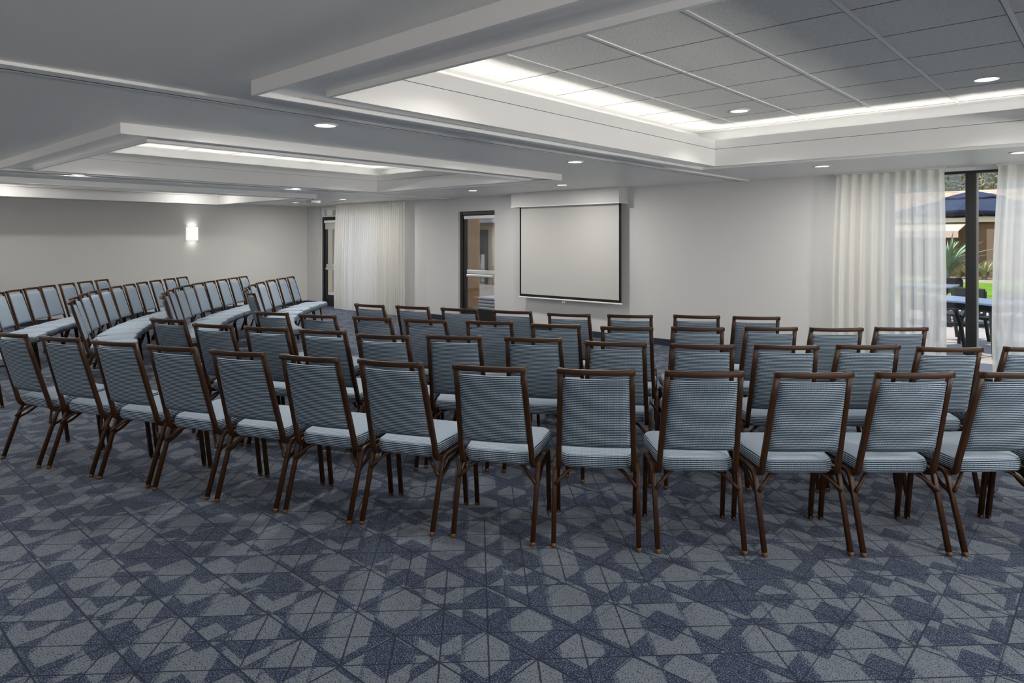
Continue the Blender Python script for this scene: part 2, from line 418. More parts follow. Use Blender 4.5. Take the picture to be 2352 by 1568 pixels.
# ------------------------------------------------------------------ projection screen
t = thing('projection_screen', 'white projection screen with black border pulled down from a boxed ceiling pelmet', 'projection screen', (-6.97, 9.2, .58))
def rel(bxs, o): return [(a - o[0], b - o[0], c - o[1], d - o[1], e - o[2], f - o[2]) for a, b, c, d, e, f in bxs]
o3 = (-6.97, 9.2, .58)
pel = link('pelmet', B(*rel([(-8.15, -5.88, 9.05, 9.07, 2.19, 2.437), (-8.15, -8.13, 9.07, 9.299, 2.19, 2.437), (-5.90, -5.88, 9.07, 9.299, 2.19, 2.437)], o3), bev=.002), M['wall'], t)
link('pelmet_edge', B(*rel([(-8.155, -5.875, 9.045, 9.075, 2.184, 2.196), (-8.155, -8.125, 9.075, 9.299, 2.184, 2.196), (-5.905, -5.875, 9.075, 9.299, 2.184, 2.196)], o3)), M['white'], pel)
link('roller', B(*rel([(-8.06, -5.93, 9.10, 9.22, 2.21, 2.33)], o3), bev=.02), M['white'], t)
link('screen_cloth', B(*rel([(-7.995, -5.945, 9.147, 9.153, .655, 2.23)], o3)), M['screen'], t)
link('black_border', B(*rel([(-8.03, -7.995, 9.147, 9.153, .61, 2.23), (-5.945, -5.905, 9.147, 9.153, .61, 2.23), (-7.995, -5.945, 9.147, 9.153, .61, .655)], o3)), M['blackfab'], t)
link('bottom_bar', B(*rel([(-8.05, -5.885, 9.137, 9.163, .588, .611)], o3), bev=.006), M['white'], t)
bm = bmesh.new()
sweep(bm, [(-.08 + .030 * math.cos(k * math.pi / 8), -.05, -.018 + .018 * math.sin(k * math.pi / 8)) for k in range(17)], prof(.008, .008), Vector((0, 1, 0)))
link('pull_ring', bm, M['white'], t)

# ------------------------------------------------------------------ sconce
def sconce(label, loc, rz, up, dn, face=0):
    t = thing('wall_sconce', label, 'wall lamp', loc, rz, 'square glass wall sconces')
    bm = bmesh.new()
    sec = []
    for k in range(13):
        a = -1 + 2 * k / 12; sec.append((.012 + .085 * (1 - abs(a) ** 4) ** .5 if abs(a) < 1 else .012, .128 * a))
    top = []; bot = []
    vt = [[bm.verts.new((x, y, z)) for x, y in sec] for z in (0, .295)]
    vi = [[bm.verts.new((max(x - .006, .006), y * .95, z)) for x, y in sec] for z in (0, .295)]
    for k in range(12):
        bm.faces.new((vt[0][k], vt[0][k + 1], vt[1][k + 1], vt[1][k])); bm.faces.new((vi[0][k], vi[1][k], vi[1][k + 1], vi[0][k + 1]))
        for j in (0, 1): bm.faces.new((vt[j][k], vt[j][k + 1], vi[j][k + 1], vi[j][k]))
    for k in (0, 12): bm.faces.new((vt[0][k], vt[1][k], vi[1][k], vi[0][k]))
    link('glass_shade', bm, M['sconce'], t, True)
    link('wall_plate', B((0, .012, -.06, .06, .06, .23)), M['white'], t)
    if up: sun_lamp('lamp', 'RECTANGLE', (.05, 0, .27), up, t, .05, (R(180), 0, 0), .18, (1, .97, .92), 110)
    if face: sun_lamp('lamp', 'RECTANGLE', (.11, 0, .15), face, t, .26, (R(90), 0, R(-90)), .22, WARM, 180)  # fill light, only in the sconces added out of view
    if dn: sun_lamp('lamp', 'RECTANGLE', (.05, 0, .03), dn, t, .05, (0, 0, 0), .18, (1, .97, .92), 110)
ORD = ['first', 'second', 'third', 'fourth', 'fifth', 'sixth', 'seventh', 'eighth', 'ninth', 'tenth', 'eleventh', 'twelfth', 'thirteenth', 'fourteenth']
sconce('square lit glass sconce on the pale wall behind the far rows', (XL, 6.46, 1.60), 0, .26, .16)
sconce('added unseen fill-light sconce on the pale wall past the near end of far rows', (XL, .6, 1.60), 0, 0, 0, FILL_W)  # this and the following sconces are added out of view to brighten the room
sconce('added unseen fill-light sconce on the pale wall next to the corner facing the screen', (XL, -2.2, 1.60), 0, 0, 0, FILL_W)
for k, x in enumerate((-13.2, -9.7, -6.2, -1.2, 1.5)): sconce('added unseen fill-light sconce on the wall facing the screen, %s from the corner' % ORD[k], (x, YF, 1.60), R(90), 0, 0, FILL_W * .24)  # added behind the camera as weak fill
for k, y in enumerate((-2.4, -.2, 2.0, 4.2, 6.4)): sconce('added unseen fill-light sconce on the side wall, %s from the window end' % ORD[4 - k], (XR, y, 1.60), R(180), 0, 0, FILL_W * (.55 if y < 1 else 1.2))  # added on the unseen side wall, mostly to light the ceiling

# ------------------------------------------------------------------ doors and windows
def door(name, x0, x1, y, zt, label, shade, kick=.28):
    d = thing(name, label, 'door', (x0, y, 0)); d['kind'] = 'structure'
    w = x1 - x0
    link('frame', B((0, .07, 0, .10, 0, zt), (w - .07, w, 0, .10, 0, zt), (.07, w - .07, 0, .10, zt - .07, zt), bev=.004), M['black'], d)
    lf = link('leaf', B((.071, .135, .025, .075, .01, zt - .071), (w - .135, w - .071, .025, .075, .01, zt - .071), (.135, w - .135, .025, .075, zt - .13, zt - .071), (.135, w - .135, .025, .075, .01, kick), bev=.003), M['black'], d)
    link('pane', B((.135, w - .135, .046, .052, kick, zt - .13)), M['glass'], lf)
    pb = link('push_bar', B((.225, w - .10, -.035, .022, .955, 1.03), bev=.008), M['silver'], d)
    bm = bmesh.new(); box(bm, .25, w - .16, -.075, -.036, .895, .95, bev=.012)
    link('bar_grip', bm, M['silver'], pb)
    bm = bmesh.new(); box(bm, .15, w - .10, -.05, .02, zt - .150, zt - .085, bev=.012)
    sh = link('roller_shade', bm, M['white'], d)
    if shade: link('shade_cloth', B((.15, w - .13, -.012, -.008, zt - .10 - shade, zt - .12)), M['screen'], sh)
    return d
door('door_2', -9.78, -8.66, 9.355, 2.165, 'dark framed glazed door with a silver push bar beside the projection screen', 0)
door('door_1', -14.62, -13.55, 9.33, 2.17, 'dark framed glazed door half behind the far curtain', .20)
t = thing('window_2', 'white framed glazing above and beside the far door', 'window', (-14.7, 9.36, 0)); t['kind'] = 'structure'
link('frame', B((0, .06, 0, .08, 0, 2.4), (.06, 2.55, 0, .08, 2.34, 2.4), (1.17, 1.25, 0, .08, 0, 2.34), (2.47, 2.55, 0, .08, 0, 2.34), (.06, 1.17, 0, .08, 2.17, 2.20)), M['white'], t)
link('pane', B((.06, 1.17, .035, .041, 2.20, 2.34)), M['glass'], t)
link('pane', B((1.25, 2.47, .035, .041, .02, 2.34)), M['glass'], t)
t = thing('window_1', 'tall dark framed patio window seen between two sheer curtains', 'window', (-2.2, 9.36, 0)); t['kind'] = 'structure'
link('frame', B((0, .08, 0, .10, 0, 2.4), (3.57, 3.65, 0, .10, 0, 2.4), (.08, 3.57, 0, .10, 2.372, 2.4), (.08, 3.57, 0, .10, 0, .03)), M['black'], t)
link('mullion', B((.83, .935, -.01, .11, .03, 2.372), bev=.004), M['black'], t)
link('mullion', B((2.2, 2.3, -.01, .11, .03, 2.372), bev=.004), M['black'], t)
link('edge_strip', B((.936, .944, -.012, .10, .03, 2.372)), plain('grey_metal', (.22, .22, .22), .4, .5, .6), t)
for a, b in ((.08, .83), (.944, 2.2), (2.3, 3.57)): link('pane', B((a, b, .045, .051, .03, 2.372)), M['glass'], t)

# ------------------------------------------------------------------ sheer curtains
def curtain(label, x0, x1, y, folds, seed, amp=.042, flare=(0, 0)):
    rnd = random.Random(seed); L = x1 - x0; nx = int(folds * 12); nz = 14; bm = bmesh.new()
    ph = [rnd.uniform(-.5, .5) for _ in range(folds + 2)]; am = [rnd.uniform(.65, 1.2) for _ in range(folds + 2)]
    g = []
    for j in range(nz + 1):
        h = j / nz; z = .012 + h * (2.417 - .012); row = []
        for i in range(nx + 1):
            s = i / nx; k = s * folds; ki = int(k); fk = k - ki
            a = am[ki] * (1 - fk) + am[ki + 1] * fk; p = ph[ki] * (1 - fk) + ph[ki + 1] * fk
            gr = .75 + .35 * (1 - h)
            yy = y + amp * a * gr * math.sin(2 * math.pi * k + p * 1.5) + .012 * math.sin(5.1 * s + seed + h)
            xx = x0 + L * s + .010 * math.sin(4 * math.pi * k) * (1 - h) + (flare[0] * (1 - s) + flare[1] * s) * math.sin((1 - h) * 2.2)
            row.append(bm.verts.new((xx, yy, z)))
        g.append(row)
    for j in range(nz):
        for i in range(nx): bm.faces.new((g[j][i], g[j][i + 1], g[j + 1][i + 1], g[j + 1][i]))
    t = thing('sheer_curtain', label, 'curtain', ((x0 + x1) / 2, y, 0), 0, 'white sheer curtains')
    bmesh.ops.translate(bm, verts=bm.verts[:], vec=(-(x0 + x1) / 2, -y, 0))
    link('curtain_cloth', bm, M['sheer'], t, True, recalc=False)
    link('ceiling_rail', B((-L / 2 - .02, L / 2 + .02, -.014, .014, 2.419, 2.437)), M['wall'], t)
    return t
curtain('white sheer curtain drawn across the far window next to the glazed far door', -13.66, -11.19, 9.10, 33, 3, .032, (-.10, 0))
curtain('wide white sheer curtain between the grey wall and the patio window gap', -2.70, -1.54, 9.12, 10, 5, .045, (-.05, .02))
curtain('white sheer curtain past the patio window gap, cut off by the picture edge', -1.03, 1.3, 9.12, 17, 8, .045, (-.06, 0))

# ------------------------------------------------------------------ banquet chairs
def panel_uv(bm, f):
    uv = bm.loops.layers.uv.verify()
    for fc in bm.faces:
        for lp in fc.loops: lp[uv].uv = f(lp.vert.co, fc.normal)
YO = .30     # the local origin sits this far in front of the top rail
def P(x, y, z): return Vector((x, y - YO, z))
def lean(z):  # y of the back plane at height z
    return (.947 - z) * .30
def make_chair(label, group):
    t = thing('banquet_chair', label, 'chair', (0, 0, 0), 0, group)
    # seat cushion
    bm = bmesh.new(); y0, y1 = .168, .622; hw0, hw1 = .190, .220
    def outline(inset, z):
        r = .055 - inset * .5; pts = []
        cs = [(hw1 - inset, y1 - inset, 0), (-hw1 + inset, y1 - inset, 90), (-hw0 + inset, y0 + inset, 180), (hw0 - inset, y0 + inset, 270)]
        for (cx, cy, a0) in cs:
            sx = 1 if cx > 0 else -1; sy = 1 if cy > .4 else -1
            for k in range(6):
                a = R(a0 + 18 * k); pts.append((cx - sx * r + r * math.cos(a), cy - sy * r + r * math.sin(a)))
        # long edges swell outwards a little
        return [bm.verts.new(P(x, y, z + (y - .4) * .035)) for x, y in pts]
    rings = [outline(i, z) for i, z in ((.02, .392), (.006, .396), (0, .408), (-.002, .432), (0, .450), (.006, .461), (.018, .470), (.045, .478), (.09, .483))]
    n = len(rings[0])
    for a, b in zip(rings, rings[1:]):
        for k in range(n): bm.faces.new((a[k], a[(k + 1) % n], b[(k + 1) % n], b[k]))
    bm.faces.new(rings[0][::-1]); bm.faces.new(rings[-1])
    bmesh.ops.recalc_face_normals(bm, faces=bm.faces[:]); bm.normal_update()
    def suv(co, nn):
        if abs(nn.z) > .6: return (co.x, co.y)
        return ((co.x if abs(nn.y) > abs(nn.x) else co.y), co.z)
    panel_uv(bm, suv)
    for fc in bm.faces:
        if fc.normal.z > .55: fc.material_index = 1  # upward faces take the copy with light painted in
    link('seat', bm, M['fabric'], t, True).data.materials.append(M['fabric_top_lit'])
    # base board under the seat
    bm = bmesh.new(); sc = [(-.175, .235), (.175, .235), (.205, .60), (-.205, .60)]
    lo = [bm.verts.new(P(x, y, .381 + (y - .4) * .03)) for x, y in sc]; hi = [bm.verts.new(P(x, y, .3925 + (y - .4) * .035)) for x, y in sc]
    bm.faces.new(lo[::-1]); bm.faces.new(hi)
    for k in range(4): bm.faces.new((lo[k], lo[(k + 1) % 4], hi[(k + 1) % 4], hi[k]))
    link('seat_base', bm, M['brown'], t)
    # back panel, bowed to the rear
    bm = bmesh.new(); nx, nz = 14, 16; zb, zt = .514, .894; F = []; K = []
    for j in range(nz + 1):
        v = j / nz; z = zb + (zt - zb) * v; hw = .1845 - .0125 * v; rf = []; rk = []
        for i in range(nx + 1):
            u = -1 + 2 * i / nx; e = max(0, (1 - abs(u) ** 10)) ** .5 * max(0, (1 - abs(2 * v - 1) ** 14)) ** .5
            h = .007 + .011 * e; bow = -.020 * (1 - u * u) * (.5 + .5 * v)
            lum = .008 * math.sin(math.pi * v) * (1 - u * u)
            yc = lean(z) + bow
            rf.append(bm.verts.new(P(u * hw, yc + h + lum, z))); rk.append(bm.verts.new(P(u * hw, yc - h, z)))
        F.append(rf); K.append(rk)
    for j in range(nz):
        for i in range(nx):
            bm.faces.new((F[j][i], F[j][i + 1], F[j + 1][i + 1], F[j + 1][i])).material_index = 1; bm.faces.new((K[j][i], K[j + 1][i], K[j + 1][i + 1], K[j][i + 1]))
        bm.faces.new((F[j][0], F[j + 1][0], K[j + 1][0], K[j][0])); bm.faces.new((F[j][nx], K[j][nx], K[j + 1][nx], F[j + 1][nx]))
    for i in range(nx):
        bm.faces.new((F[0][i], K[0][i], K[0][i + 1], F[0][i + 1])); bm.faces.new((F[nz][i], F[nz][i + 1], K[nz][i + 1], K[nz][i])).material_index = 2  # top edge of the panel uses the lit copy too
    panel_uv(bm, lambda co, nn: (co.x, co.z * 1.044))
    bk = link('backrest', bm, M['fabric'], t, True); bk.data.materials.append(M['fabric_front_lit']); bk.data.materials.append(M['fabric_top_lit'])
    # back frame: stiles, curved foot under the seat, bowed top rail
    bm = bmesh.new()
    for s in (-1, 1):
        zs = [.945, .80, .66, .52, .46]
        pth = [(s * (.181 + .016 * (.94 - z) / .5), lean(z), z) for z in zs]
        pth += [(s * .1965, .155, .422), (s * .197, .167, .399), (s * .197, .184, .384), (s * .197, .208, .377), (s * .197, .24, .376), (s * .197, .40, .381)]
        sweep(bm, [P(*p) for p in pth], prof(.026, .027, .3), Vector((1, 0, 0)))
    rp = []
    for k in range(13):
        u = -1 + k / 6; rp.append(P(u * .1942, -.032 * (1 - u * u), .9335))
    sweep(bm, rp, prof(.028, .027, .28))
    link('back_frame', bm, M['brown'], t, True)
    sec = prof(.024, .025, .38); X1 = Vector((1, 0, 0))
    for s in (-1, 1):
        for pth in ([(s * .219, .066, .008), (s * .221, .185, .345), (s * .2215, .194, .366), (s * .2218, .212, .382), (s * .222, .238, .388), (s * .222, .34, .389)],
                    [(s * .2212, .530, .008), (s * .222, .482, .345), (s * .222, .477, .366), (s * .222, .464, .381), (s * .222, .440, .387), (s * .222, .34, .389)]):
            bm = bmesh.new(); sweep(bm, [P(*p) for p in pth], sec, X1)
            lg = link('leg', bm, M['brown'], t, True)
            x, y, z = pth[0]; bm = bmesh.new(); lathe(bm, [(.0105, 0), (.0135, .003), (.0142, .010), (.0138, .022), (.012, .023)], 14, x, y - YO)
            link('foot_cap', bm, M['glide'], lg, True)
        bm = bmesh.new()
        sweep(bm, [P(s * .2215, *q) for q in ((.158, .268), (.185, .288), (.225, .300), (.262, .318), (.292, .338), (.33, .343), (.38, .346), (.43, .356), (.482, .362))], prof(.014, .018, .5), X1)
        link('side_brace', bm, M['brown'], t, True)
        bm = bmesh.new()
        sweep(bm, [P(s * x, y, z) for x, y, z in ((.216, .148, .298), (.19, .165, .325), (.155, .19, .357), (.13, .212, .373), (.10, .24, .378), (.06, .28, .379))], prof(.016, .016, .5))
        link('corner_brace', bm, M['brown'], t, True)
    return t
def dup(root, label, group):
    r = root.copy(); C.objects.link(r); r['label'] = label; r['group'] = group
    for ch in root.children:
        c = ch.copy(); C.objects.link(c); c.parent = r
        for g in ch.children:
            d = g.copy(); C.objects.link(d); d.parent = c
    return r
ROWS = {
 'R1': [(-5.883, 1.224, 15.3), (-5.384, 1.398, 18.7), (-4.885, 1.572, 20.3), (-4.396, 1.737, 20.4), (-3.906, 1.921, 22.2), (-3.438, 2.11, 21.8), (-2.972, 2.319, 22.5), (-2.47, 2.57, 28.1), (-2.001, 2.866, 34.6), (-1.568, 3.187, 39.0), (-1.151, 3.526, 42.7), (-.778, 3.859, 43.0), (-.401, 4.219, 45.4), (-.05, 4.56, 47.0)],
 'R2': [(-5.958, 2.324, 18.9), (-5.308, 2.407, 20.6), (-4.828, 2.596, 23.4), (-4.355, 2.785, 22.6), (-3.836, 2.929, 27.1), (-3.438, 3.229, 31.8), (-2.963, 3.515, 29.1), (-2.445, 3.723, 30.9), (-1.98, 4.002, 34.4), (-1.578, 4.327, 36.7), (-1.2, 4.676, 40.0), (-.801, 4.908, 40.0), (-.411, 5.279, 43.6)],
 'R3': [(-5.816, 3.18, 16.3), (-5.298, 3.334, 19.0), (-4.79, 3.542, 18.2), (-4.314, 3.732, 21.4), (-3.843, 4.003, 29.8), (-3.312, 4.199, 30.6), (-2.806, 4.424, 29.4), (-2.399, 4.766, 36.3), (-1.993, 5.146, 39.2), (-1.611, 5.43, 39.9), (-1.256, 5.788, 41.3)],
 'R4': [(-5.754, 4.222, 11.1), (-5.268, 4.385, 14.9), (-4.776, 4.556, 18.5), (-4.246, 4.728, 20.3), (-3.704, 4.888, 23.9), (-3.241, 5.163, 30.0), (-2.786, 5.515, 29.1), (-2.361, 5.772, 35.0)],
 'L1': [(-8.42, 1.23, -27), (-10.0, 1.80, -31), (-10.44, 2.03, -33), (-10.87, 2.30, -35.5), (-11.25, 2.58, -38.5), (-11.61, 2.86, -41), (-11.98, 3.20, -43.5), (-12.35, 3.55, -44.2), (-12.71, 3.90, -44.2)],
 'L2': [(-8.45, 2.31, -20), (-8.95, 2.47, -26), (-9.42, 2.69, -29), (-9.85, 2.92, -31), (-10.27, 3.18, -34.7), (-10.68, 3.46, -38), (-11.07, 3.765, -39), (-11.45, 4.08, -40), (-11.83, 4.42, -43), (-12.19, 4.78, -45), (-12.53, 5.13, -46.5)],
 'L3': [(-8.42, 3.24, -20), (-8.90, 3.44, -25), (-9.35, 3.68, -31), (-9.77, 3.95, -37), (-10.17, 4.24, -42.5), (-10.56, 4.56, -44.5), (-10.92, 4.90, -46), (-11.27, 5.26, -46.7), (-11.61, 5.62, -47), (-11.94, 5.97, -46.5)],
 'L4': [(-8.20, 4.20, -14.6), (-8.66, 4.38, -27), (-9.10, 4.62, -31), (-9.56, 4.92, -40), (-10.04, 5.30, -44), (-10.49, 5.72, -48), (-10.88, 6.13, -49), (-11.20, 6.49, -46.5)],
}
ORD = ['first', 'second', 'third', 'fourth', 'fifth', 'sixth', 'seventh', 'eighth', 'ninth', 'tenth', 'eleventh', 'twelfth', 'thirteenth', 'fourteenth']
ROWN = {'R1': 'row nearest the camera', 'R2': 'second row from the camera', 'R3': 'third row from the camera', 'R4': 'row nearest the screen',
        'L1': 'side row along the sconce wall', 'L2': 'second side row from sconce wall', 'L3': 'third side row from sconce wall', 'L4': 'side row nearest far curtain'}
proto = None; bent = random.Random(4)
for k, lst in ROWS.items():
    grp = 'blue banquet chairs in ' + ROWN[k]
    for i, (x, y, a) in enumerate(lst):
        lb = 'blue woven banquet chair, %s from centre aisle in %s' % (ORD[i], ROWN[k])
        if proto is None: proto = make_chair(lb, grp); o = proto
        else: o = dup(proto, lb, grp)
        c, s = math.cos(R(a)), math.sin(R(a))
        o.location = (x - s * YO, y + c * YO, 0); o.rotation_euler = (0, 0, R(a))

# ------------------------------------------------------------------ outside: patio, garden, buildings
M['paver'] = plain('patio_paving', (.25, .215, .19), .85, .2, 0, .12, 3)
M['tan'] = paint('tan_stucco', (.60, .34, .165), .3, 60, .9, .1)
M['brownst'] = paint('brown_stucco', (.115, .066, .031), .3, 60, .9, .1)
M['cream'] = plain('cream_trim', (.34, .28, .19), .7, .2)
M['navycl'] = plain('navy_canvas', (.008, .012, .028), .8, .2)
M['leaf'] = plain('leaf', (.035, .10, .015), .5, .4, 0, .5, 14)
M['variegated'] = plain('variegated_leaf', (.30, .30, .13), .5, .4, 0, .4, 22)
M['silverleaf'] = plain('pale_leaf', (.12, .17, .09), .5, .4, 0, .6, 18)
M['bark'] = plain('bark', (.14, .11, .085), .9, .1, 0, .3, 12)
M['twig'] = plain('dry_foliage', (.11, .095, .045), .8, .1, 0, .5, 5)
M['tabletop'] = plain('slate_tabletop', (.09, .125, .20), .25, .5)
M['darkwood'] = plain('dark_frame', (.007, .0065, .006), .6, .25)
def lawnmat():
    n = N('lawn'); f = n.step(n.add(n.mul(n.noise(n.obj(), 40, 4), .5), n.mul(n.noise(n.obj(), .7, 2), .5)), .35, .65); n.col(n.mix(f, (.040, .085, .002), (.100, .170, .006))); n.rough(.9, .1); return n.m
M['lawn'] = lawnmat()
def rooft():
    n = N('clay_roof_tile'); x, y, z = n.sep(n.obj())
    row = n.fr(n.mul(y, 2.2)); colm = n.white(n.comb(n.fl(n.mul(x, 3.0)), n.fl(n.mul(y, 2.2)), 0.0))
    c = n.mix(colm, (.24, .14, .09), (.36, .25, .17)); c = n.mix(n.step(row, .80, .92), c, (.12, .07, .05)); n.col(c); n.rough(.85, .2); return n.m
M['roof'] = rooft()
def stone():
    n = N('stone_cladding'); x, y, z = n.sep(n.obj())
    zi = n.fl(n.mul(z, 2.4)); xo = n.add(n.mul(x, 1.7), n.mul(n.white(n.comb(zi, 0.0, 0.0)), 5.0))
    w = n.white(n.comb(n.fl(xo), zi, 1.0)); c = n.mix(w, (.28, .18, .105), (.52, .41, .30))
    c = n.mix(n.noise(n.obj(), 9, 3), c, (.36, .29, .21)); n.col(c); n.rough(.9, .2); return n.m
M['stone'] = stone()
M['whitepl'] = plain('white_plastic', (.42, .42, .44), .5, .4)
M['fencew'] = plain('fence_wood', (.16, .085, .04), .8, .2, 0, .2, 6)

struct(link('patio', B((-60, 60, YB + .22, 20.2, -.13, -.01)), M['paver']), 'pale paved patio outside the windows', 'ground')
struct(link('lawn', B((-60, 60, 20.2, 60, -.14, 0)), M['lawn']), 'bright green lawn beyond the patio', 'ground')
# planting bed
struct(link('garden_bed', B((-14, 12, 31.2, 36, -.05, .05)), plain('mulch', (.16, .10, .06), .95, .1)), 'brown planting bed along the far building', 'ground')
tag(link('bed_edging', B((-14, 12, 31.0, 31.2, -.05, .10)), M['cream']), 'pale stone edging between the lawn and planting bed', 'edging')
# far building with tiled roof
b = thing('garden_building', 'brown stucco building with clay tile roof behind the patio parasol', 'building', (-6, 36, 0))
link('wall', B((-14, 16, 0, 4, 0, 2.4)), M['brownst'], b)
link('eave_board', B((-14.2, 16.2, -.35, 4.2, 2.4, 2.70)), M['cream'], b)
bm = bmesh.new(); v = [bm.verts.new(p) for p in ((-14.5, -.6, 2.80), (16.5, -.6, 2.80), (16.5, 3.4, 4.02), (-14.5, 3.4, 4.02), (-14.5, -.6, 2.70), (16.5, -.6, 2.70), (16.5, 3.4, 3.92), (-14.5, 3.4, 3.92))]
for q in ((0, 1, 2, 3), (7, 6, 5, 4), (0, 4, 5, 1), (1, 5, 6, 2), (2, 6, 7, 3), (3, 7, 4, 0)): bm.faces.new([v[i] for i in q])
link('roof', bm, M['roof'], b)
link('door', B((1.5, 2.6, -.04, .02, 0, 2.1), bev=.02), paint('brown_door', (.21, .13, .075), .1, 40), b)
bm = bmesh.new()
aw = bpy.data.objects.new('awning', None); C.objects.link(aw); aw.parent = b; aw.location = (-1.1, 0, 2.2); aw['label'] = 'pale fabric awning over the doorway'
v = [bm.verts.new(p) for p in ((-1.9, 0, .19), (1.9, 0, .19), (1.9, -2.2, -.19), (-1.9, -2.2, -.19), (-1.9, 0, .14), (1.9, 0, .14), (1.9, -2.2, -.23), (-1.9, -2.2, -.23))]
for q in ((0, 1, 2, 3), (7, 6, 5, 4), (0, 4, 5, 1), (1, 5, 6, 2), (2, 6, 7, 3), (3, 7, 4, 0)): bm.faces.new([v[i] for i in q])
link('canopy', bm, M['cream'], aw); link('valance', B((-1.9, 1.9, -2.22, -2.2, -.48, -.19)), plain('valance_cloth', (.36, .24, .19), .8, .1), aw)
bm = bmesh.new(); g = []
for j in range(13):
    row = []
    for i in range(41):
        x = -60 + 3 * i; f = j / 12; h_ = 15 * f ** .8 * (1 + .12 * math.sin(x * .21) + .08 * math.sin(x * .53 + 1)); row.append(bm.verts.new((x, 52 + 26 * f, h_ - .2)))
    g.append(row)
for j in range(12):
    for i in range(40): bm.faces.new((g[j][i], g[j][i + 1], g[j + 1][i + 1], g[j + 1][i]))
def scrub():
    n = N('dry_scrub'); o = n.obj(); f = n.step(n.noise(o, 3.2, 5, .7), .35, .65); f2 = n.noise(o, .5, 3)
    n.col(n.mix(f2, n.mix(f, (.05, .055, .05), (.19, .16, .10)), n.mix(f, (.05, .07, .075), (.14, .15, .12)))); n.rough(.95, .1); n.bump(f, 1, .3); return n.m
struct(link('hillside', bm, scrub(), None, True), 'dry brown scrub hillside rising behind the tiled roof', 'hill')
# tree belt behind the roof
def tree(name, label, x, y, h, rad, mat, nleaf, seed, group, leafs=.13):
    rn = random.Random(seed); t = thing(name, label, 'tree', (x, y, 0), 0, group)
    bm = bmesh.new(); sweep(bm, [(0, 0, 0), (.1, 0, h * .3), (-.1, .1, h * .55), (0, 0, h * .8)], prof(.24, .24, 1)); 
    for k in range(46):
        a = rn.uniform(0, 6.28); z0 = rn.uniform(h * .3, h * .7); L = rn.uniform(.5, 1) * rad; p = Vector((0, 0, z0)); d = Vector((math.cos(a), math.sin(a), rn.uniform(.3, 1)))
        pts = [p]
        for q in range(4):
            p = p + d.normalized() * L / 4; d += Vector((rn.uniform(-.5, .5), rn.uniform(-.5, .5), rn.uniform(-.2, .4))); pts.append(p)
        sweep(bm, pts, prof(.05, .05, 1))
    link('trunk', bm, M['bark'], t)
    bm = bmesh.new()
    for k in range(nleaf):
        a = rn.uniform(0, 6.28); r = rad * rn.random() ** .5; z = h * .62 + (h * .42) * rn.uniform(-1, 1) * (1 - (r / rad) ** 2 * .5)
        c = Vector((r * math.cos(a), r * math.sin(a), z)); u = Vector((rn.gauss(0, 1), rn.gauss(0, 1), rn.gauss(0, 1))).normalized(); w = u.orthogonal().normalized(); s = leafs * rn.uniform(.6, 1.3)
        vs = [bm.verts.new(c + u * s), bm.verts.new(c + w * s * .45), bm.verts.new(c - u * s), bm.verts.new(c - w * s * .45)]
        bm.faces.new(vs)
    link('foliage', bm, mat, t, recalc=False)
    return t
for i, (x, y, h, r_, m_, lb) in enumerate(((-9.4, 44, 8.5, 2.2, 'twig', 'dry twiggy tree behind the tiled roof above the awning'), (-4.6, 45, 9, 2.2, 'twig', 'thin dry tree behind the roof near the window post'),
        (.2, 44, 8, 2.2, 'twig', 'bare branched tree behind the tiled roof next to the curtain'), (-14.4, 45, 9, 2.4, 'leaf', 'green tree behind the roof, half behind the curtain'), (5, 45, 9, 2.2, 'leaf', 'green tree far behind the patio, past the brown door'))):
    tree('tree', lb, x, y, h, r_, M[m_], 1900, 20 + i, 'trees behind the tiled roof')
def blades(name, label, x, y, n, h, w, mat, seed, group=None, spread=.7, z0=.05):
    rn = random.Random(seed); bm = bmesh.new()
    for k in range(n):
        a = rn.uniform(0, 6.28); L = h * rn.uniform(.6, 1.15); sp = rn.uniform(.15, 1) * spread; d = Vector((math.cos(a), math.sin(a), 0)); sd_ = Vector((-d.y, d.x, 0)); prev = None
        for q in range(6):
            f = q / 5; p = d * (.06 + sp * L * f * f * 1.1) + Vector((0, 0, L * (f - .38 * sp * f * f))); ww = w * (1 - f) ** .7 * (.5 + f * 1.2 if f < .45 else 1) + .002
            cur = (bm.verts.new(p - sd_ * ww), bm.verts.new(p + sd_ * ww + Vector((0, 0, ww * .4))))
            if prev: bm.faces.new((prev[0], prev[1], cur[1], cur[0]))
            prev = cur
    t = thing(name, label, 'plant', (x, y, z0), 0, group)
    link('foliage', bm, mat, t, recalc=False)
    bm = bmesh.new(); lathe(bm, [(.10, -.05), (.09, .10), (.05, .22)], 10); link('crown', bm, M['bark'], t)
    return t
blades('broad_leaf_plant', 'large green plant with broad pale streaked leaves beside the window post', -5.35, 32.3, 70, 1.9, .10, M['silverleaf'], 1, None, .85)
for i, (x, lb) in enumerate(((-4.55, 'spiky yellow green grass clump right behind the window post'), (-4.1, 'spiky yellow green grass clump in the middle of the planting bed'), (-3.65, 'spiky yellow green grass clump next to the curtain edge'), (-4.95, 'small pale grass clump at the foot of the broad leaf plant'))):
    blades('grass_clump', lb, x, 32.0 + .3 * (i % 2), 110, .78 if i < 3 else .5, .022, M['variegated'], 30 + i, 'grass clumps in the planting bed', .8)
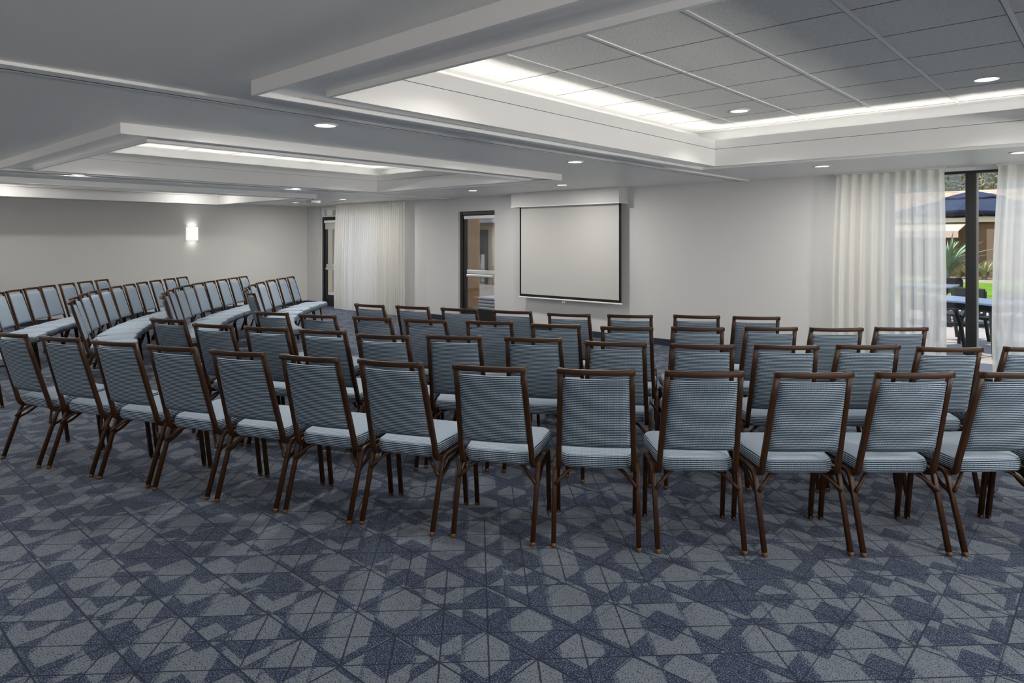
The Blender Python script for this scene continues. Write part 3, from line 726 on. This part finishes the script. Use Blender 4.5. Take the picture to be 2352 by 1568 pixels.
# parasol
um = thing('patio_parasol', 'navy canvas parasol with a vented top standing on the patio', 'umbrella', (-2.14, 15.4, 0))
bm = bmesh.new(); cyl(bm, 0, 0, .06, 2.52, .024); link('pole', bm, M['darkwood'], um)
bm = bmesh.new(); lathe(bm, [(.26, 0), (.26, .05), (.05, .08), (.04, .3)], 24); link('base', bm, M['darkwood'], um)
def canopy(r0, z0, r1, z1, sides=8, sag=.05, thick=.015, drop=.12):
    bm = bmesh.new(); rings = []
    for r, z in ((r0, z0 - drop), (r0, z0), ((r0 * .62 + r1 * .38), z0 + (z1 - z0) * .43 + sag * 0), ((r0 * .3 + r1 * .7), z0 + (z1 - z0) * .76), (r1, z1)):
        ring_ = []
        for k in range(sides * 2):
            a = math.pi * k / sides; rr = r * (1 if k % 2 == 0 else .945); zz = z - (sag * r / r0 if k % 2 else 0) * .6
            ring_.append(bm.verts.new((rr * math.cos(a), rr * math.sin(a), zz)))
        rings.append(ring_)
    m = sides * 2
    for a, b in zip(rings, rings[1:]):
        for k in range(m): bm.faces.new((a[k], a[(k + 1) % m], b[(k + 1) % m], b[k]))
    bm.faces.new(rings[-1])
    return bm
c_ = link('canopy', canopy(1.5, 2.13, .34, 2.40, drop=.035), M['navycl'], um); link('vent_cap', canopy(.52, 2.41, .03, 2.53, drop=.03), M['navycl'], c_)
bm = bmesh.new(); lathe(bm, [(.03, 2.51), (.05, 2.54), (.055, 2.58), (.03, 2.63), (.01, 2.65)], 14); link('finial', bm, M['darkwood'], um, True)
for k in range(8):
    a = math.pi * k / 4; bm = bmesh.new(); sweep(bm, [(.05 * math.cos(a), .05 * math.sin(a), 2.36), (1.46 * math.cos(a), 1.46 * math.sin(a), 2.10)], prof(.016, .02)); link('rib', bm, M['darkwood'], um)
# patio tables and chairs
def table(label, x, y, rz, L=1.5, D=.9):
    t = thing('patio_table', label, 'table', (x, y, -.01), rz, 'patio tables')
    link('table_top', B((-L / 2, L / 2, -D / 2, D / 2, .72, .75), bev=.004), M['tabletop'], t)
    link('apron', B((-L / 2 + .06, L / 2 - .06, -D / 2 + .05, -D / 2 + .08, .62, .72), (-L / 2 + .06, L / 2 - .06, D / 2 - .08, D / 2 - .05, .62, .72), (-L / 2 + .05, -L / 2 + .08, -D / 2 + .05, D / 2 - .05, .62, .72), (L / 2 - .08, L / 2 - .05, -D / 2 + .05, D / 2 - .05, .62, .72)), M['darkwood'], t)
    for sx in (-1, 1):
        for sy in (-1, 1):
            bm = bmesh.new(); sweep(bm, [(sx * (L / 2 - .02), sy * (D / 2 - .03), 0), (sx * (L / 2 - .12), sy * (D / 2 - .09), .72)], prof(.05, .06)); link('leg', bm, M['darkwood'], t)
    return t
def pchair(label, x, y, rz):
    t = thing('patio_chair', label, 'chair', (x, y, -.01), rz, 'dark patio chairs')
    link('seat', B((-.26, .26, -.25, .25, .40, .45), bev=.01), M['darkwood'], t)
    link('backrest', B((-.27, .27, -.29, -.25, .62, .84), bev=.015), M['darkwood'], t)
    for s in (-1, 1):
        bm = bmesh.new(); sweep(bm, [(s * .27, -.36, 0), (s * .26, -.27, .42), (s * .26, -.28, .80)], prof(.035, .045), Vector((1, 0, 0))); link('leg', bm, M['darkwood'], t)
        bm = bmesh.new(); sweep(bm, [(s * .27, .30, 0), (s * .26, .22, .43), (s * .27, .10, .64)], prof(.035, .045), Vector((1, 0, 0))); link('leg', bm, M['darkwood'], t)
        bm = bmesh.new(); sweep(bm, [(s * .27, .14, .645), (s * .265, -.27, .66)], prof(.045, .025)); link('armrest', bm, M['darkwood'], t)
    return t
table('slate topped patio table right outside the window', -1.77, 11.91, R(-29), 1.5, .8)
table('slate topped patio table further out under the parasol', -3.35, 15.3, 0, 1.9, .9)
pchair('dark patio chair behind the near table, back to the lawn', -1.36, 12.62, R(151))
pchair('dark patio chair tucked in on the window side of the near table', -2.06, 11.34, R(-29))
pchair('dark patio chair behind the near table, closer to the far table', -2.02, 12.98, R(151))
pchair('dark patio chair behind the far table under the parasol', -2.75, 16.3, R(180))
# view through the middle door: column, stone building, pads
col = tag(link('stucco_column', B((-.38, .145, -.2, .2, 0, 3.6), bev=.02), M['tan']), 'tall tan stucco column outside the middle door', 'column')
col.location = (-11.72, 11.65, -.01); col.rotation_euler = (0, 0, R(41.9))
tag(link('column_plinth', B((-.11, .11, -.11, .11, 0, .30), bev=.01), plain('pale_tan', (.33, .20, .11), .9, .1)), 'low pale tan block at the foot of the stucco column', 'block').location = (-11.16, 11.28, -.01)
pl = thing('stone_building', 'stone clad building across the patio with a dark framed opening', 'building', (-18.0, 18.0, -.01), R(0))
link('wall', B((-8, -.62, 0, .4, 0, 2.25), (.62, 9, 0, .4, 0, 2.25), (-.62, .62, 0, .4, 1.98, 2.25)), M['stone'], pl)
link('opening_frame', B((-.66, -.52, -.05, .42, 0, 2.0), (.52, .66, -.05, .42, 0, 2.0), (-.52, .52, -.05, .42, 1.80, 2.0)), M['darkwood'], pl)
link('cornice', B((-8, 9, -.5, .5, 2.25, 2.42)), M['whitepl'], pl)
for k in range(28): link('rafter', B((-8 + .6 * k, -7.8 + .6 * k, -.8, .4, 2.42, 2.72)), M['tan'], pl)
link('roof', B((-8.2, 9.2, -.75, .45, 2.72, 2.80)), M['tan'], pl)
tag(link('wood_fence', B(*[(-4 + .16 * k, -3.86 + .16 * k, 0, .04, 0, 1.7) for k in range(60)], (-4, 5.6, .04, .08, .4, .5), (-4, 5.6, .04, .08, 1.4, 1.5)), M['fencew']), 'brown board fence seen through the dark framed opening', 'fence').location = (-20.5, 23, 0)
um2 = thing('closed_parasol', 'folded navy parasol seen through the opening in the stone building', 'umbrella', (-19.3, 19.7, -.01))
bm = bmesh.new(); lathe(bm, [(.30, 1.05), (.24, 1.4), (.14, 1.8), (.04, 2.0)], 14); link('canopy', bm, M['navycl'], um2, True)
bm = bmesh.new(); cyl(bm, 0, 0, 0, 1.2, .03); link('pole', bm, M['whitepl'], um2)
sl = thing('sun_lounger', 'white slatted lounger with raised back seen through the stone opening', 'sun lounger', (-18.35, 18.95, -.01), R(30))
link('bed', B((-.35, .35, -.4, .3, .30, .36)), M['whitepl'], sl)
bm = B((-.35, .35, 0, .8, -.02, .02)); bmesh.ops.rotate(bm, verts=bm.verts[:], cent=(0, 0, 0), matrix=Matrix.Rotation(R(62), 3, 'X')); bmesh.ops.translate(bm, verts=bm.verts[:], vec=(0, .3, .34)); link('backrest', bm, M['whitepl'], sl)
for sx in (-.3, .3):
    for sy in (-.35, .2): link('leg', B((sx - .025, sx + .025, sy - .025, sy + .025, 0, .30)), M['whitepl'], sl)
for k in range(5):
    tag(link('lounger_pad', B((-.42, .6, -.3, .3, 0, .068), bev=.02), M['whitepl']), 'white pad, %s up in the stack outside the middle door' % ORD[k], 'cushion', 'white pads stacked outside').location = (-10.35 + .01 * (k % 2), 11.15, -.01 + .071 * k)
# view through the far door: pale pillar, hedge, low wall
tag(link('pale_pillar', B((-.45, .45, -.4, .4, 0, 2.9), bev=.02), M['cream']), 'pale stucco pillar outside the far door', 'pillar').location = (-19.0, 12.6, -.01)
tree('hedge_tree', 'bright green bushy tree outside the far door', -19.5, 14.6, 3.3, 1.0, M['leaf'], 900, 77, None, .12)
tag(link('garden_wall', B((-6, 3.5, 0, .3, 0, .75)), M['tan']), 'low tan garden wall outside the far door', 'wall').location = (-19.5, 13.5, -.01)
